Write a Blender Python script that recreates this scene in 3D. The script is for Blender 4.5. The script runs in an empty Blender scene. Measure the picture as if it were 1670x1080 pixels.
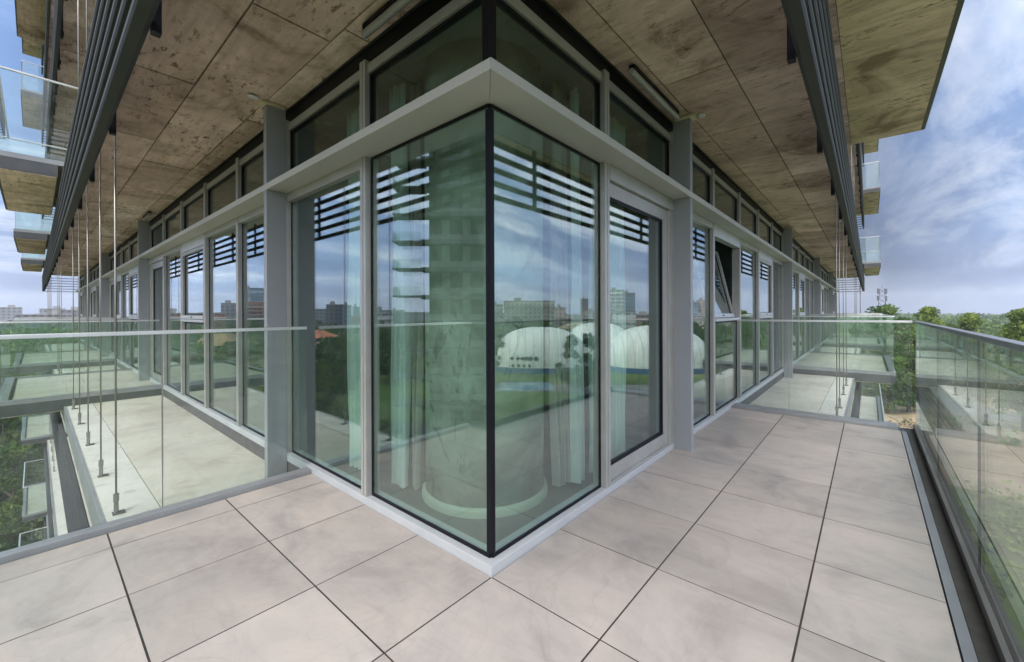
import bpy, math, random
import numpy as np
from mathutils import Matrix, Vector
random.seed(7); rng = np.random.default_rng(7)
sc = bpy.context.scene
COL = sc.collection
R = math.radians

# ------------------------------------------------------------------ camera
cam_d = bpy.data.cameras.new("camera"); cam = bpy.data.objects.new("camera", cam_d); COL.objects.link(cam)
sc.camera = cam
cam_d.sensor_width = 36; cam_d.lens = 36 * 673 / 1670; cam_d.shift_y = -30.86 / 1670
cam_d.clip_start = 0.05; cam_d.clip_end = 9000
_a = R(40.85); _roll = math.atan(5 / 1360)
Fv = Vector((math.cos(_a), math.sin(_a), 0)); Rv = Vector((math.sin(_a), -math.cos(_a), 0)); Uv = Vector((0, 0, 1))
R2 = Rv * math.cos(_roll) - Uv * math.sin(_roll); U2 = Rv * math.sin(_roll) + Uv * math.cos(_roll)
CAM = Vector((-1.4066, -1.3499, 1.25))
M = Matrix((R2, U2, -Fv)).transposed().to_4x4(); M.translation = CAM
cam.matrix_world = M

# ------------------------------------------------------------------ sun, sky, exposure
SUN_AZ = R(205); SUN_EL = R(52)          # where the sun stands, measured from +X
sun_d = bpy.data.lights.new("sun", 'SUN'); sun_d.energy = 1.5; sun_d.angle = R(24); sun_d.color = (1, .965, .91)
sun = bpy.data.objects.new("sun", sun_d); COL.objects.link(sun)
sdir = Vector((math.cos(SUN_AZ) * math.cos(SUN_EL), math.sin(SUN_AZ) * math.cos(SUN_EL), math.sin(SUN_EL)))
sun.rotation_euler = sdir.to_track_quat('Z', 'Y').to_euler()
w = bpy.data.worlds.new("World"); sc.world = w; w.use_nodes = True
nt = w.node_tree; nt.nodes.clear()
def wn(t, **k):
    n = nt.nodes.new(t)
    for a, b in k.items(): setattr(n, a, b)
    return n
L = nt.links.new
out = wn('ShaderNodeOutputWorld'); bg = wn('ShaderNodeBackground'); bg.inputs[1].default_value = .12
sky = wn('ShaderNodeTexSky', sky_type='NISHITA', sun_disc=False)
sky.sun_elevation = SUN_EL; sky.sun_rotation = math.pi / 2 - SUN_AZ; sky.air_density = 1.0; sky.dust_density = .6; sky.ozone_density = 2.5
tc = wn('ShaderNodeTexCoord'); sep = wn('ShaderNodeSeparateXYZ'); L(tc.outputs['Generated'], sep.inputs[0])
def wm(op, a, b=None, c=None, clamp=False):
    n = wn('ShaderNodeMath', operation=op); n.use_clamp = clamp
    for i, v in enumerate((a, b, c)):
        if v is None: continue
        if isinstance(v, (int, float)): n.inputs[i].default_value = v
        else: L(v, n.inputs[i])
    return n.outputs[0]
zc = wm('ADD', wm('MAXIMUM', sep.outputs[2], 0.0), .16)
px = wm('DIVIDE', sep.outputs[0], zc); py = wm('DIVIDE', sep.outputs[1], zc)
cmb = wn('ShaderNodeCombineXYZ'); L(px, cmb.inputs[0]); L(py, cmb.inputs[1])
mp = wn('ShaderNodeMapping'); mp.inputs['Rotation'].default_value = (0, 0, R(28)); mp.inputs['Scale'].default_value = (.62, 1.5, 1); mp.inputs['Location'].default_value = (3.1, .4, 0)
L(cmb.outputs[0], mp.inputs[0])
def wnoise(scale, detail, rough, dist=0.3):
    n = wn('ShaderNodeTexNoise'); n.inputs['Scale'].default_value = scale; n.inputs['Detail'].default_value = detail
    n.inputs['Roughness'].default_value = rough; n.inputs['Distortion'].default_value = dist; L(mp.outputs[0], n.inputs['Vector']); return n.outputs[0]
def wramp(fac, stops):
    r = wn('ShaderNodeValToRGB'); L(fac, r.inputs[0]); e = r.color_ramp.elements
    while len(e) < len(stops): e.new(.5)
    for i, (p, c) in enumerate(stops): e[i].position = p; e[i].color = (*c, 1)
    return r.outputs[0]
def wmix(f, a, b):
    m = wn('ShaderNodeMix', data_type='RGBA')
    if isinstance(f, float): m.inputs[0].default_value = f
    else: L(f, m.inputs[0])
    for v, i in ((a, 6), (b, 7)):
        if isinstance(v, tuple): m.inputs[i].default_value = (*v, 1)
        else: L(v, m.inputs[i])
    return m.outputs[2]
cover = wramp(wnoise(.55, 9, .55, .25), [(.34, (.38, .38, .38)), (.56, (1, 1, 1))])
tone = wramp(wnoise(1.25, 11, .64, .45), [(.38, (.58, .86, 1.55)), (.48, (.92, 1.22, 1.92)), (.545, (1.6, 1.88, 2.45)), (.66, (2.6, 2.75, 3.1))])
blue = wmix(.8, sky.outputs[0], (.50, .98, 2.05))
clouds = wmix(cover, blue, tone)
hz = wm('POWER', wm('SUBTRACT', 1.0, wm('MAXIMUM', sep.outputs[2], 0.0), None, True), 13.0)
skyc = wmix(wm('MULTIPLY', hz, .85), clouds, (1.35, 1.58, 2.4))
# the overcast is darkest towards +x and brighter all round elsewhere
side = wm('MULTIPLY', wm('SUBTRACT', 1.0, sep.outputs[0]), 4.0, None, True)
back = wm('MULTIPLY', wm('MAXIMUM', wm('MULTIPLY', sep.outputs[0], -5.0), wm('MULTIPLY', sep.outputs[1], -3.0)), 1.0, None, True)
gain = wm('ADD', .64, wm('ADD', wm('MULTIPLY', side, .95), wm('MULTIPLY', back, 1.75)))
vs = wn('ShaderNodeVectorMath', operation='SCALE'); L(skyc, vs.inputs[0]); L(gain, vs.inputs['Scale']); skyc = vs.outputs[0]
# bright glow added to the unseen sky round the sun to light floor and ceiling
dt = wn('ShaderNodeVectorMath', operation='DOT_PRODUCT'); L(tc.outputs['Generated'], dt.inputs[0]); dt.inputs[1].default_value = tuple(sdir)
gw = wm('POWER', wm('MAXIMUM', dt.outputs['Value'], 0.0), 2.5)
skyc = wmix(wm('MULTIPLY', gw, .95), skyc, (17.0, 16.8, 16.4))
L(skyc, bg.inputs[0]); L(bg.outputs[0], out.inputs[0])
sc.view_settings.view_transform = 'Standard'; sc.view_settings.look = 'None'; sc.view_settings.gamma = 1
sc.view_settings.exposure = 0.85
cy = sc.cycles
cy.max_bounces = 14; cy.diffuse_bounces = 5; cy.glossy_bounces = 5; cy.transmission_bounces = 6; cy.transparent_max_bounces = 40
cy.caustics_reflective = False; cy.caustics_refractive = False

# ------------------------------------------------------------------ materials
MATS = {}
def nodes_of(m):
    m.use_nodes = True; t = m.node_tree; b = t.nodes['Principled BSDF']; return t, b
def ramp(t, fac, stops):
    r = t.nodes.new('ShaderNodeValToRGB'); t.links.new(fac, r.inputs[0]); e = r.color_ramp.elements
    while len(e) < len(stops): e.new(.5)
    for i, (p, c) in enumerate(stops): e[i].position = p; e[i].color = (*c, 1)
    return r.outputs[0]
def noise(t, scale, detail=6, rough=.55, dist=0, stretch=None, coord='Object', rot=0):
    c = t.nodes.new('ShaderNodeTexCoord'); m = t.nodes.new('ShaderNodeMapping'); t.links.new(c.outputs[coord], m.inputs[0])
    if stretch: m.inputs['Scale'].default_value = stretch
    m.inputs['Rotation'].default_value = (0, 0, rot)
    n = t.nodes.new('ShaderNodeTexNoise'); t.links.new(m.outputs[0], n.inputs['Vector'])
    n.inputs['Scale'].default_value = scale; n.inputs['Detail'].default_value = detail; n.inputs['Roughness'].default_value = rough; n.inputs['Distortion'].default_value = dist
    return n.outputs[0]
def mixc(t, f, a, b, mode='MIX'):
    m = t.nodes.new('ShaderNodeMix'); m.data_type = 'RGBA'; m.blend_type = mode
    if isinstance(f, (int, float)): m.inputs[0].default_value = f
    else: t.links.new(f, m.inputs[0])
    for v, i in ((a, 6), (b, 7)):
        if isinstance(v, tuple): m.inputs[i].default_value = (*v, 1)
        else: t.links.new(v, m.inputs[i])
    return m.outputs[2]
def attr(t, name='rnd'):
    a = t.nodes.new('ShaderNodeAttribute'); a.attribute_name = name; return a.outputs['Fac']
def bump(t, b, h, strength=.2, dist=.01):
    n = t.nodes.new('ShaderNodeBump'); n.inputs['Strength'].default_value = strength; n.inputs['Distance'].default_value = dist
    t.links.new(h, n.inputs['Height']); t.links.new(n.outputs[0], b.inputs['Normal'])
def mat(name, col, rough=.5, metal=0, var=.12, vscale=3, bumps=0, bscale=60, spec=None):
    if name in MATS: return MATS[name]
    m = bpy.data.materials.new(name); t, b = nodes_of(m)
    lo = tuple(c * (1 - var) for c in col); hi = tuple(min(1, c * (1 + var)) for c in col)
    n = noise(t, vscale, 7, .6)
    t.links.new(ramp(t, n, [(.3, lo), (.7, hi)]), b.inputs['Base Color'])
    b.inputs['Roughness'].default_value = rough; b.inputs['Metallic'].default_value = metal
    if spec is not None: b.inputs['Specular IOR Level'].default_value = spec
    if bumps: bump(t, b, noise(t, bscale, 5, .6), bumps, .004)
    MATS[name] = m; return m
def glass(name, tint, r0, grime=.0):
    m = bpy.data.materials.new(name); m.use_nodes = True; t = m.node_tree; t.nodes.clear()
    o = t.nodes.new('ShaderNodeOutputMaterial'); tr = t.nodes.new('ShaderNodeBsdfTransparent'); gl = t.nodes.new('ShaderNodeBsdfGlossy')
    tr.inputs[0].default_value = (*tint, 1); gl.inputs['Roughness'].default_value = 0.0; gl.inputs[0].default_value = (.97, .99, 1, 1)
    lw = t.nodes.new('ShaderNodeLayerWeight'); lw.inputs[0].default_value = .5
    def mth(op, a, b_):
        n = t.nodes.new('ShaderNodeMath'); n.operation = op; n.use_clamp = True
        for i, v in enumerate((a, b_)):
            if isinstance(v, (int, float)): n.inputs[i].default_value = v
            else: t.links.new(v, n.inputs[i])
        return n.outputs[0]
    f = mth('ADD', mth('MULTIPLY', mth('POWER', lw.outputs['Facing'], 5.0), 1 - r0), r0)
    mx = t.nodes.new('ShaderNodeMixShader'); t.links.new(f, mx.inputs[0]); t.links.new(tr.outputs[0], mx.inputs[1]); t.links.new(gl.outputs[0], mx.inputs[2])
    last = mx.outputs[0]
    if grime:
        d = t.nodes.new('ShaderNodeBsdfDiffuse'); d.inputs[0].default_value = (.62, .66, .62, 1)
        n = noise(t, 2.4, 9, .68, 1.2); g = ramp(t, n, [(.42, (0, 0, 0)), (.75, (grime,) * 3)])
        mg = t.nodes.new('ShaderNodeMixShader'); t.links.new(g, mg.inputs[0]); t.links.new(last, mg.inputs[1]); t.links.new(d.outputs[0], mg.inputs[2]); last = mg.outputs[0]
    t.links.new(last, o.inputs[0]); MATS[name] = m; return m

G_FAC = glass('facade_glass', (.83, .94, .90), .17)
G_UP = glass('transom_glass', (.74, .85, .81), .06)
G_RAIL = glass('rail_glass', (.915, .955, .937), .04, .07)
ALU = mat('aluminium', (.42, .41, .395), .36, .3, .09, 5)
ALU_L = mat('sill_aluminium', (.50, .51, .535), .38, .15, .06, 4)
ALU_D = mat('fin_paint', (.31, .32, .345), .45, .1, .05, 2)
LEDGE = mat('ledge_panel', (.50, .49, .475), .5, .05, .04, 2)
BLACK = mat('black_gasket', (.006, .006, .010), .5, 0, .1, spec=.2)
DARKM = mat('louver_paint', (.026, .026, .027), .7, 0, .08, 3)
STEEL = mat('rod_steel', (.32, .30, .28), .35, .7, .1, 5)
CAPM = mat('handrail_steel', (.66, .66, .66), .32, .6, .08, 6)
EDGE = mat('slab_edge', (.075, .078, .085), .5, .1, .2, 5)
KERB = mat('kerb_sheet', (.29, .295, .31), .42, .3, .12, 3)
KDARK = mat('kerb_upstand', (.10, .095, .095), .8, 0, .2, 8)
TRENCH = mat('drain_channel', (.06, .055, .05), .7, 0, .3, 9)

def concrete_soffit():
    m = bpy.data.materials.new('board_marked_concrete'); t, b = nodes_of(m)
    r = attr(t)
    base = ramp(t, r, [(0, (.55, .42, .37)), (.35, (.69, .54, .48)), (.7, (.79, .63, .565)), (1, (.89, .74, .68))])
    cloud = ramp(t, noise(t, 1.7, 10, .66, .6), [(.34, (.45, .40, .35)), (.45, (.86, .84, .82)), (.60, (1.12, 1.12, 1.12))])
    base = mixc(t, 1.0, base, cloud, 'MULTIPLY')
    gr = ramp(t, noise(t, 16, 8, .7, .5, (1, .10, 1), rot=R(8)), [(.35, (.62, .59, .54)), (.6, (1.06, 1.05, 1.04))])
    base = mixc(t, .55, base, gr, 'MULTIPLY')
    sp = ramp(t, noise(t, 24, 9, .72, .25, (1.0, .34, 1), rot=R(-12)), [(.545, (1, 1, 1)), (.60, (.27, .21, .15))])
    ms = ramp(t, noise(t, 1.6, 6, .65, .4), [(.42, (0, 0, 0)), (.60, (1, 1, 1))])
    base = mixc(t, ms, base, mixc(t, 1.0, base, sp, 'MULTIPLY'))
    sp2 = ramp(t, noise(t, 75, 3, .5, .3), [(.68, (1, 1, 1)), (.73, (.35, .28, .2))])
    base = mixc(t, .8, base, sp2, 'MULTIPLY')
    t.links.new(base, b.inputs['Base Color']); b.inputs['Roughness'].default_value = .85
    bump(t, b, noise(t, 9, 9, .7, .4, (1, .3, 1)), .35, .012)
    return m
SOFFIT = concrete_soffit()
def tile_mat():
    m = bpy.data.materials.new('porcelain_tile'); t, b = nodes_of(m)
    r = attr(t)
    base = ramp(t, r, [(0, (.352, .312, .290)), (1, (.43, .382, .357))])
    c1 = ramp(t, noise(t, 1.6, 9, .62, .8), [(.34, (.74, .74, .75)), (.48, (.96, .96, .955)), (.64, (1.12, 1.085, 1.06))])
    base = mixc(t, 1, base, c1, 'MULTIPLY')
    c2 = ramp(t, noise(t, 6, 9, .7, 1.6, (1, .4, 1), rot=R(35)), [(.36, (.82, .81, .82)), (.55, (1, 1, 1))])
    base = mixc(t, .5, base, c2, 'MULTIPLY')
    gp = ramp(t, noise(t, 140, 3, .6), [(.66, (1, 1, 1)), (.74, (.72, .70, .68))]); base = mixc(t, .8, base, gp, 'MULTIPLY')
    sc1 = ramp(t, noise(t, 1.15, 2, .4, 2.6, rot=R(50)), [(.492, (1, 1, 1)), (.5, (.86, .85, .85)), (.508, (1, 1, 1))])
    base = mixc(t, .45, base, sc1, 'MULTIPLY')
    t.links.new(base, b.inputs['Base Color'])
    rr = t.nodes.new('ShaderNodeMapRange'); t.links.new(noise(t, 3, 8, .7), rr.inputs[0]); rr.inputs[3].default_value = .38; rr.inputs[4].default_value = .62
    t.links.new(rr.outputs[0], b.inputs['Roughness']); b.inputs['Specular IOR Level'].default_value = .35
    bump(t, b, noise(t, 45, 6, .6), .08, .003)
    return m
TILE = tile_mat()
def screed_mat():
    m = bpy.data.materials.new('screed'); t, b = nodes_of(m)
    a = ramp(t, noise(t, .9, 9, .62, .8), [(.3, (.37, .34, .29)), (.52, (.47, .445, .39)), (.72, (.53, .505, .45))])
    s = ramp(t, noise(t, 3.3, 9, .72, 1.4), [(.33, (.78, .76, .72)), (.5, (1, 1, 1))])
    t.links.new(mixc(t, .7, a, s, 'MULTIPLY'), b.inputs['Base Color']); b.inputs['Roughness'].default_value = .85
    bump(t, b, noise(t, 22, 7, .6), .15, .004); return m
SCREED = screed_mat()
def stripm():
    m = bpy.data.materials.new('edge_strip_concrete'); t, b = nodes_of(m)
    a = ramp(t, noise(t, 2.2, 9, .65, .5), [(.3, (.45, .44, .40)), (.7, (.56, .545, .51))])
    s = ramp(t, noise(t, 26, 4, .55, .2, (.35, 1, 1)), [(.58, (1, 1, 1)), (.66, (.55, .53, .48))])
    t.links.new(mixc(t, .55, a, s, 'MULTIPLY'), b.inputs['Base Color']); b.inputs['Roughness'].default_value = .85; return m
STRIP = stripm()
def colmat():
    m = bpy.data.materials.new('column_concrete'); t, b = nodes_of(m)
    a = ramp(t, noise(t, 1.5, 9, .6, .8), [(.36, (.27, .26, .21)), (.50, (.50, .48, .41)), (.66, (.72, .70, .61))])
    s = ramp(t, noise(t, 3.2, 8, .7, 2.5, (1, 1, .6)), [(.54, (1, 1, 1)), (.60, (.22, .22, .20)), (.66, (.85, .85, .85))])
    s2 = ramp(t, noise(t, .8, 3, .5), [(.45, (0, 0, 0)), (.6, (1, 1, 1))])
    t.links.new(mixc(t, s2, a, mixc(t, .8, a, s, 'MULTIPLY')), b.inputs['Base Color']); b.inputs['Roughness'].default_value = .8
    bump(t, b, noise(t, 7, 8, .6), .3, .01); return m
COLM = colmat()

# ------------------------------------------------------------------ mesh helpers
class MB:
    def __init__(s): s.v = []; s.f = []; s.a = []
    def poly(s, pts, faces, rnd=None):
        o = len(s.v); s.v += [tuple(p) for p in pts]; s.f += [tuple(i + o for i in q) for q in faces]
        s.a += [random.random() if rnd is None else rnd] * len(faces)
    def box(s, x0, x1, y0, y1, z0, z1, rnd=None):
        if x0 > x1: x0, x1 = x1, x0
        if y0 > y1: y0, y1 = y1, y0
        if z0 > z1: z0, z1 = z1, z0
        s.poly([(x0, y0, z0), (x1, y0, z0), (x1, y1, z0), (x0, y1, z0), (x0, y0, z1), (x1, y0, z1), (x1, y1, z1), (x0, y1, z1)],
               [(0, 3, 2, 1), (4, 5, 6, 7), (0, 1, 5, 4), (1, 2, 6, 5), (2, 3, 7, 6), (3, 0, 4, 7)], rnd)
    def prism(s, pts, z0, z1, rnd=None):
        n = len(pts); ar = sum(pts[i][0] * pts[(i + 1) % n][1] - pts[(i + 1) % n][0] * pts[i][1] for i in range(n))
        if ar < 0: pts = pts[::-1]
        v = [(p[0], p[1], z0) for p in pts] + [(p[0], p[1], z1) for p in pts]
        s.poly(v, [tuple(range(n))[::-1], tuple(range(n, 2 * n))] + [(i, (i + 1) % n, n + (i + 1) % n, n + i) for i in range(n)], rnd)
    def tube(s, p, q, r0, r1=None, n=10, rnd=None):
        r1 = r0 if r1 is None else r1
        p = Vector(p); q = Vector(q); d = (q - p).normalized(); a = d.orthogonal().normalized(); b = d.cross(a)
        v = []
        for c, r in ((p, r0), (q, r1)):
            for i in range(n):
                t = 2 * math.pi * i / n; v.append(c + (a * math.cos(t) + b * math.sin(t)) * r)
        s.poly(v, [(i, (i + 1) % n, n + (i + 1) % n, n + i) for i in range(n)] + [tuple(range(n))[::-1], tuple(range(n, 2 * n))], rnd)
    def build(s, name, m, parent=None, bevel=0, smooth=False, loc=None):
        me = bpy.data.meshes.new(name); me.from_pydata(s.v, [], s.f); me.update()
        a = me.attributes.new('rnd', 'FLOAT', 'FACE'); a.data.foreach_set('value', s.a)
        me.materials.append(m); o = bpy.data.objects.new(name, me); COL.objects.link(o)
        if parent: o.parent = parent
        if loc: o.location = loc
        if bevel:
            b = o.modifiers.new('bevel', 'BEVEL'); b.width = bevel; b.segments = 2; b.limit_method = 'ANGLE'
        if smooth:
            me.polygons.foreach_set('use_smooth', [True] * len(me.polygons))
        return o
def empty(name, loc=(0, 0, 0), rz=0, parent=None):
    o = bpy.data.objects.new(name, None); COL.objects.link(o); o.location = loc; o.rotation_euler = (0, 0, rz); o.empty_display_size = .2
    if parent: o.parent = parent
    return o
def tag(o, label=None, cat=None, group=None, kind=None):
    if label: o['label'] = label
    if cat: o['category'] = cat
    if group: o['group'] = group
    if kind: o['kind'] = kind
    return o
# facade frames: s runs along the facade from the corner, d outward from it
class FB(MB):
    def __init__(s, side): super().__init__(); s.side = side
    def pt(s, a, d, z): return (a, -d, z) if s.side == 'R' else (-d, a, z)
    def fbox(s, s0, s1, d0, d1, z0, z1, rnd=None):
        if s.side == 'R': s.box(s0, s1, -d0, -d1, z0, z1, rnd)
        else: s.box(-d0, -d1, s0, s1, z0, z1, rnd)

# ------------------------------------------------------------------ ground
H = 3.35; GZ = -15.75; LEN = 27.0
def ground():
    me = bpy.data.meshes.new('ground'); N = 60
    xs = np.sign(np.linspace(-1, 1, N)) * np.abs(np.linspace(-1, 1, N)) ** 2.2 * 2600
    v = [(x, y, GZ) for y in xs for x in xs]; f = [(j * N + i, j * N + i + 1, (j + 1) * N + i + 1, (j + 1) * N + i) for j in range(N - 1) for i in range(N - 1)]
    me.from_pydata(v, [], f); o = bpy.data.objects.new('ground', me); COL.objects.link(o); tag(o, kind='structure')
    m = bpy.data.materials.new('grass_and_soil'); t, b = nodes_of(m)
    g = ramp(t, noise(t, .035, 10, .65, .5), [(.3, (.05, .085, .025)), (.5, (.10, .145, .045)), (.7, (.19, .20, .09))])
    fine = ramp(t, noise(t, 1.2, 8, .7), [(.3, (.6, .6, .6)), (.7, (1.25, 1.25, 1.2))])
    g = mixc(t, 1, g, fine, 'MULTIPLY')
    s = ramp(t, noise(t, .8, 9, .7), [(.3, (.23, .175, .105)), (.7, (.42, .34, .22))])
    mk = ramp(t, noise(t, .021, 6, .6, .6), [(.56, (0, 0, 0)), (.62, (1, 1, 1))])
    t.links.new(mixc(t, mk, g, s), b.inputs['Base Color']); b.inputs['Roughness'].default_value = 1; b.inputs['Specular IOR Level'].default_value = .1
    me.materials.append(m)
ground()
def patch(name, cx, cy, rx, ry, z, m, n=40, jag=.18, kind='structure', rot=0):
    b = MB(); pts = []
    ph = [random.uniform(0, 6.28) for _ in range(4)]
    for i in range(n):
        t = 2 * math.pi * i / n; k = 1 + jag * (math.sin(3 * t + ph[0]) * .5 + math.sin(5 * t + ph[1]) * .3 + math.sin(9 * t + ph[2]) * .2)
        x, y = rx * k * math.cos(t), ry * k * math.sin(t)
        pts.append((cx + x * math.cos(rot) - y * math.sin(rot), cy + x * math.sin(rot) + y * math.cos(rot)))
    b.prism(pts, GZ - .3, z); return tag(b.build(name, m), kind=kind)
SAND = mat('dry_soil', (.31, .23, .14), .95, 0, .35, .35, .3, 3)
LAWN = mat('lawn', (.075, .125, .035), 1, 0, .3, .15, .2, 8, spec=.1)
ASPH = mat('asphalt', (.16, .155, .15), .9, 0, .25, .3)
WATERM = mat('pool_water', (.05, .17, .32), .08, 0, .15, .5)
patch('dry_ground', 88, -13, 36, 15, GZ + .02, SAND, rot=R(-6))
patch('lawn', 52, -42, 30, 20, GZ + .03, LAWN, jag=.08, rot=R(50))
patch('lawn', -42, 75, 24, 34, GZ + .03, LAWN, jag=.1)
b = MB(); b.box(-4.5, 4.5, -160, 160, GZ - .2, GZ + .06); o = b.build('road', ASPH, loc=(74, -52, 0)); o.rotation_euler = (0, 0, R(-38)); tag(o, kind='structure')
b = MB(); b.box(-6, 6, -5, 5, GZ - .2, GZ + .07); o = b.build('pool', WATERM, loc=(72, -58, 0)); o.rotation_euler = (0, 0, R(50)); tag(o, kind='structure')
patch('puddle', 60, -16, 7, 3, GZ + .035, WATERM, jag=.3)

# ------------------------------------------------------------------ the terrace we stand on
TZ = -.2; YE = -1.73; XE = 4.72; LY = 2.02
floor = empty('terrace_floor'); tag(floor, kind='structure')
tb = MB(); P_ = .57; g = .0036
def tile(x0, x1, y0, y1, gx=.0034, gy=.0038):
    x0 += gx; x1 -= gx; y0 += gy; y1 -= gy
    if x1 - x0 < .01 or y1 - y0 < .01: return
    tb.box(x0, x1, y0, y1, -.02, random.uniform(-.0006, .0006))
xs = [-1.60, -1.14, -.57, 0] + [P_ * k for k in range(1, 8)] + [4.495]
ysR = [-1.60, -1.14, -.57, 0]
for i in range(len(xs) - 1):
    for j in range(3): tile(xs[i], xs[i + 1], ysR[j], ysR[j + 1])
ysL = [0, .57, 1.14, 1.71, 1.93]
for i in range(3):
    for j in range(4): tile(xs[i], xs[i + 1], ysL[j], ysL[j + 1], .0038, .0034)
tb.build('paving', TILE, floor, bevel=.0006)
b = MB(); b.prism([(-1.597, -1.597), (4.49, -1.597), (4.49, -.003), (-.003, -.003), (-.003, 1.925), (-1.597, 1.925)], -.0215, -.0016); b.build('joint_bed', mat('joint_sand', (.035, .030, .027), .95, 0, .3, 20), floor)
b = MB(); b.prism([(-1.78, -1.78), (4.76, -1.78), (4.76, 0), (0, 0), (0, 2.06), (-1.78, 2.06)], TZ, -.022); b.build('base_slab', EDGE, floor)
# kerbs and drain
b = MB(); b.box(4.50, 4.70, -1.58, -.004, -.02, .032); b.build('kerb', KERB, floor, bevel=.003)
b = MB(); b.box(-1.60, -.004, 1.934, 2.01, -.02, .035); b.build('kerb', KERB, floor, bevel=.003)
b = MB(); b.box(-1.60, 4.5, -1.642, -1.604, -.02, -.004); b.box(-1.642, -1.604, -1.60, 2.0, -.02, -.004); b.build('gutter', KERB, floor)
b = MB(); b.box(-1.66, 4.7, -1.700, -1.645, -.021, -.008); b.box(-1.700, -1.645, -1.66, 2.0, -.021, -.008); b.build('drain', TRENCH, floor)

# ------------------------------------------------------------------ the building
bld = empty('apartment_building', (0, 0, GZ)); tag(bld, 'grey steel and glass apartment building whose glazed corner faces the paved terrace', 'building')
INV = (0, 0, -GZ)
def part(mb, name, m, parent=None, **k):
    o = mb.build(name, m, parent or bld, **k)
    if parent is None: o.location = (0, 0, -GZ)
    return o
def Lshape(d_out, d_in, side_len=LEN):
    return [(-d_out, -d_out), (side_len, -d_out), (side_len, -d_in), (-d_in, -d_in), (-d_in, side_len), (-d_out, side_len)]
for k in range(-4, 6):
    z = k * H
    # structural slab: soffit at z-.35, ledge floor at z-.14
    b = MB(); b.prism([(-1.10, -1.10), (LEN, -1.10), (LEN, LEN), (-1.10, LEN)], z - .33, z - .16); part(b, 'slab', EDGE)
    b = MB(); b.prism(Lshape(.817, -.02), z - .159, z - .14); part(b, 'ledge_floor', SCREED)
    b = MB(); b.prism(Lshape(1.10, .823), z - .159, z - .14); part(b, 'edge_strip', STRIP)
    b = MB(); b.prism(Lshape(1.125, 1.101), z - .36, z - .135); part(b, 'slab_edge', KERB)
    # formwork panels of the soffit: real sheets, 6 mm apart
    near = k in (0, 1, 2)
    b = MB(); zs = z - .33; lim = LEN if k >= 0 else 0
    if k >= 0:
        rows = [(-.02, .15), (.15, .60), (.60, 1.10)]
        for side in 'RL':
            for ri, (d0, d1) in enumerate(rows):
                s = -d1 if side == 'R' else -d0
                s = -1.1 if side == 'R' else -d0 + 0.0
                s0 = {'R': -1.1, 'L': -.02 if ri == 0 else -d0}[side]
                cuts = {0: [1.3, 3.6, 5.9, 8.4], 1: [.45, 1.80, 3.02, 4.15, 5.35, 6.72, 8.2], 2: [.9, 2.05, 3.04, 4.0, 5.0, 6.1, 7.3, 8.7]}[ri] if side == 'R' else \
                       {0: [1.1, 2.9, 4.7, 7.0], 1: [1.28, 2.59, 4.16, 4.93, 6.3, 7.7], 2: [1.0, 2.55, 3.4, 4.10, 5.2, 6.4, 7.8]}[ri]
                cuts = [c for c in cuts if c > s0 + .2]; c = cuts[-1]
                while c < LEN - 1: c += random.uniform(1.1, 1.7); cuts.append(min(c, LEN))
                a = s0
                for c in cuts:
                    if c <= a: continue
                    fb = FB(side); fb.fbox(a + .005, c - .005, d0 + .005 if not (ri == 0) else d0, d1 - .005, zs - .014 - random.uniform(0, .009), zs - .001)
                    b.v_off = len(b.v); b.poly(fb.v, fb.f, random.random()); a = c
        part(b, 'soffit', SOFFIT)
# louver screens round every floor edge
LZ = [2.285, 2.41, 2.535, 2.66, 2.785, 2.91]
for k in range(-4, 6):
    for side in 'RL':
        b = FB(side)
        for zb in LZ:
            zz = zb + k * H; s0 = -1.184 if side == 'R' else -1.125
            # blade: flat oval section, slightly tilted
            sec = [(1.130, .004), (1.146, -.004), (1.180, .004), (1.186, .014), (1.186, .036), (1.178, .044), (1.140, .044), (1.130, .036)]
            v = []
            for s in (s0, LEN + .6):
                v += [b.pt(s, d, zz + dz) for d, dz in sec]
            n = len(sec); fc = [(i, (i + 1) % n, n + (i + 1) % n, n + i) for i in range(n)] + [tuple(range(n))[::-1], tuple(range(n, 2 * n))]
            if side == 'L': fc = [q[::-1] for q in fc]
            b.poly(v, fc)
        # return across the far end of the facade
        for zb in LZ:
            zz = zb + k * H; b.fbox(LEN + .54, LEN + .6, -.6, 1.12, zz, zz + .022)
        o = part(b, 'louver_screen', DARKM)
        if k in (0, 1):
            s = .62
            while s < LEN:
                q = FB(side); q.fbox(s - .018, s + .018, 1.100, 1.128, 2.27 + k * H, 2.96 + k * H); q.fbox(s - .014, s + .014, 1.05, 1.099, 2.90 + k * H, 2.985 + k * H)
                q.build('bracket', BLACK, o); s += 1.285
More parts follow.
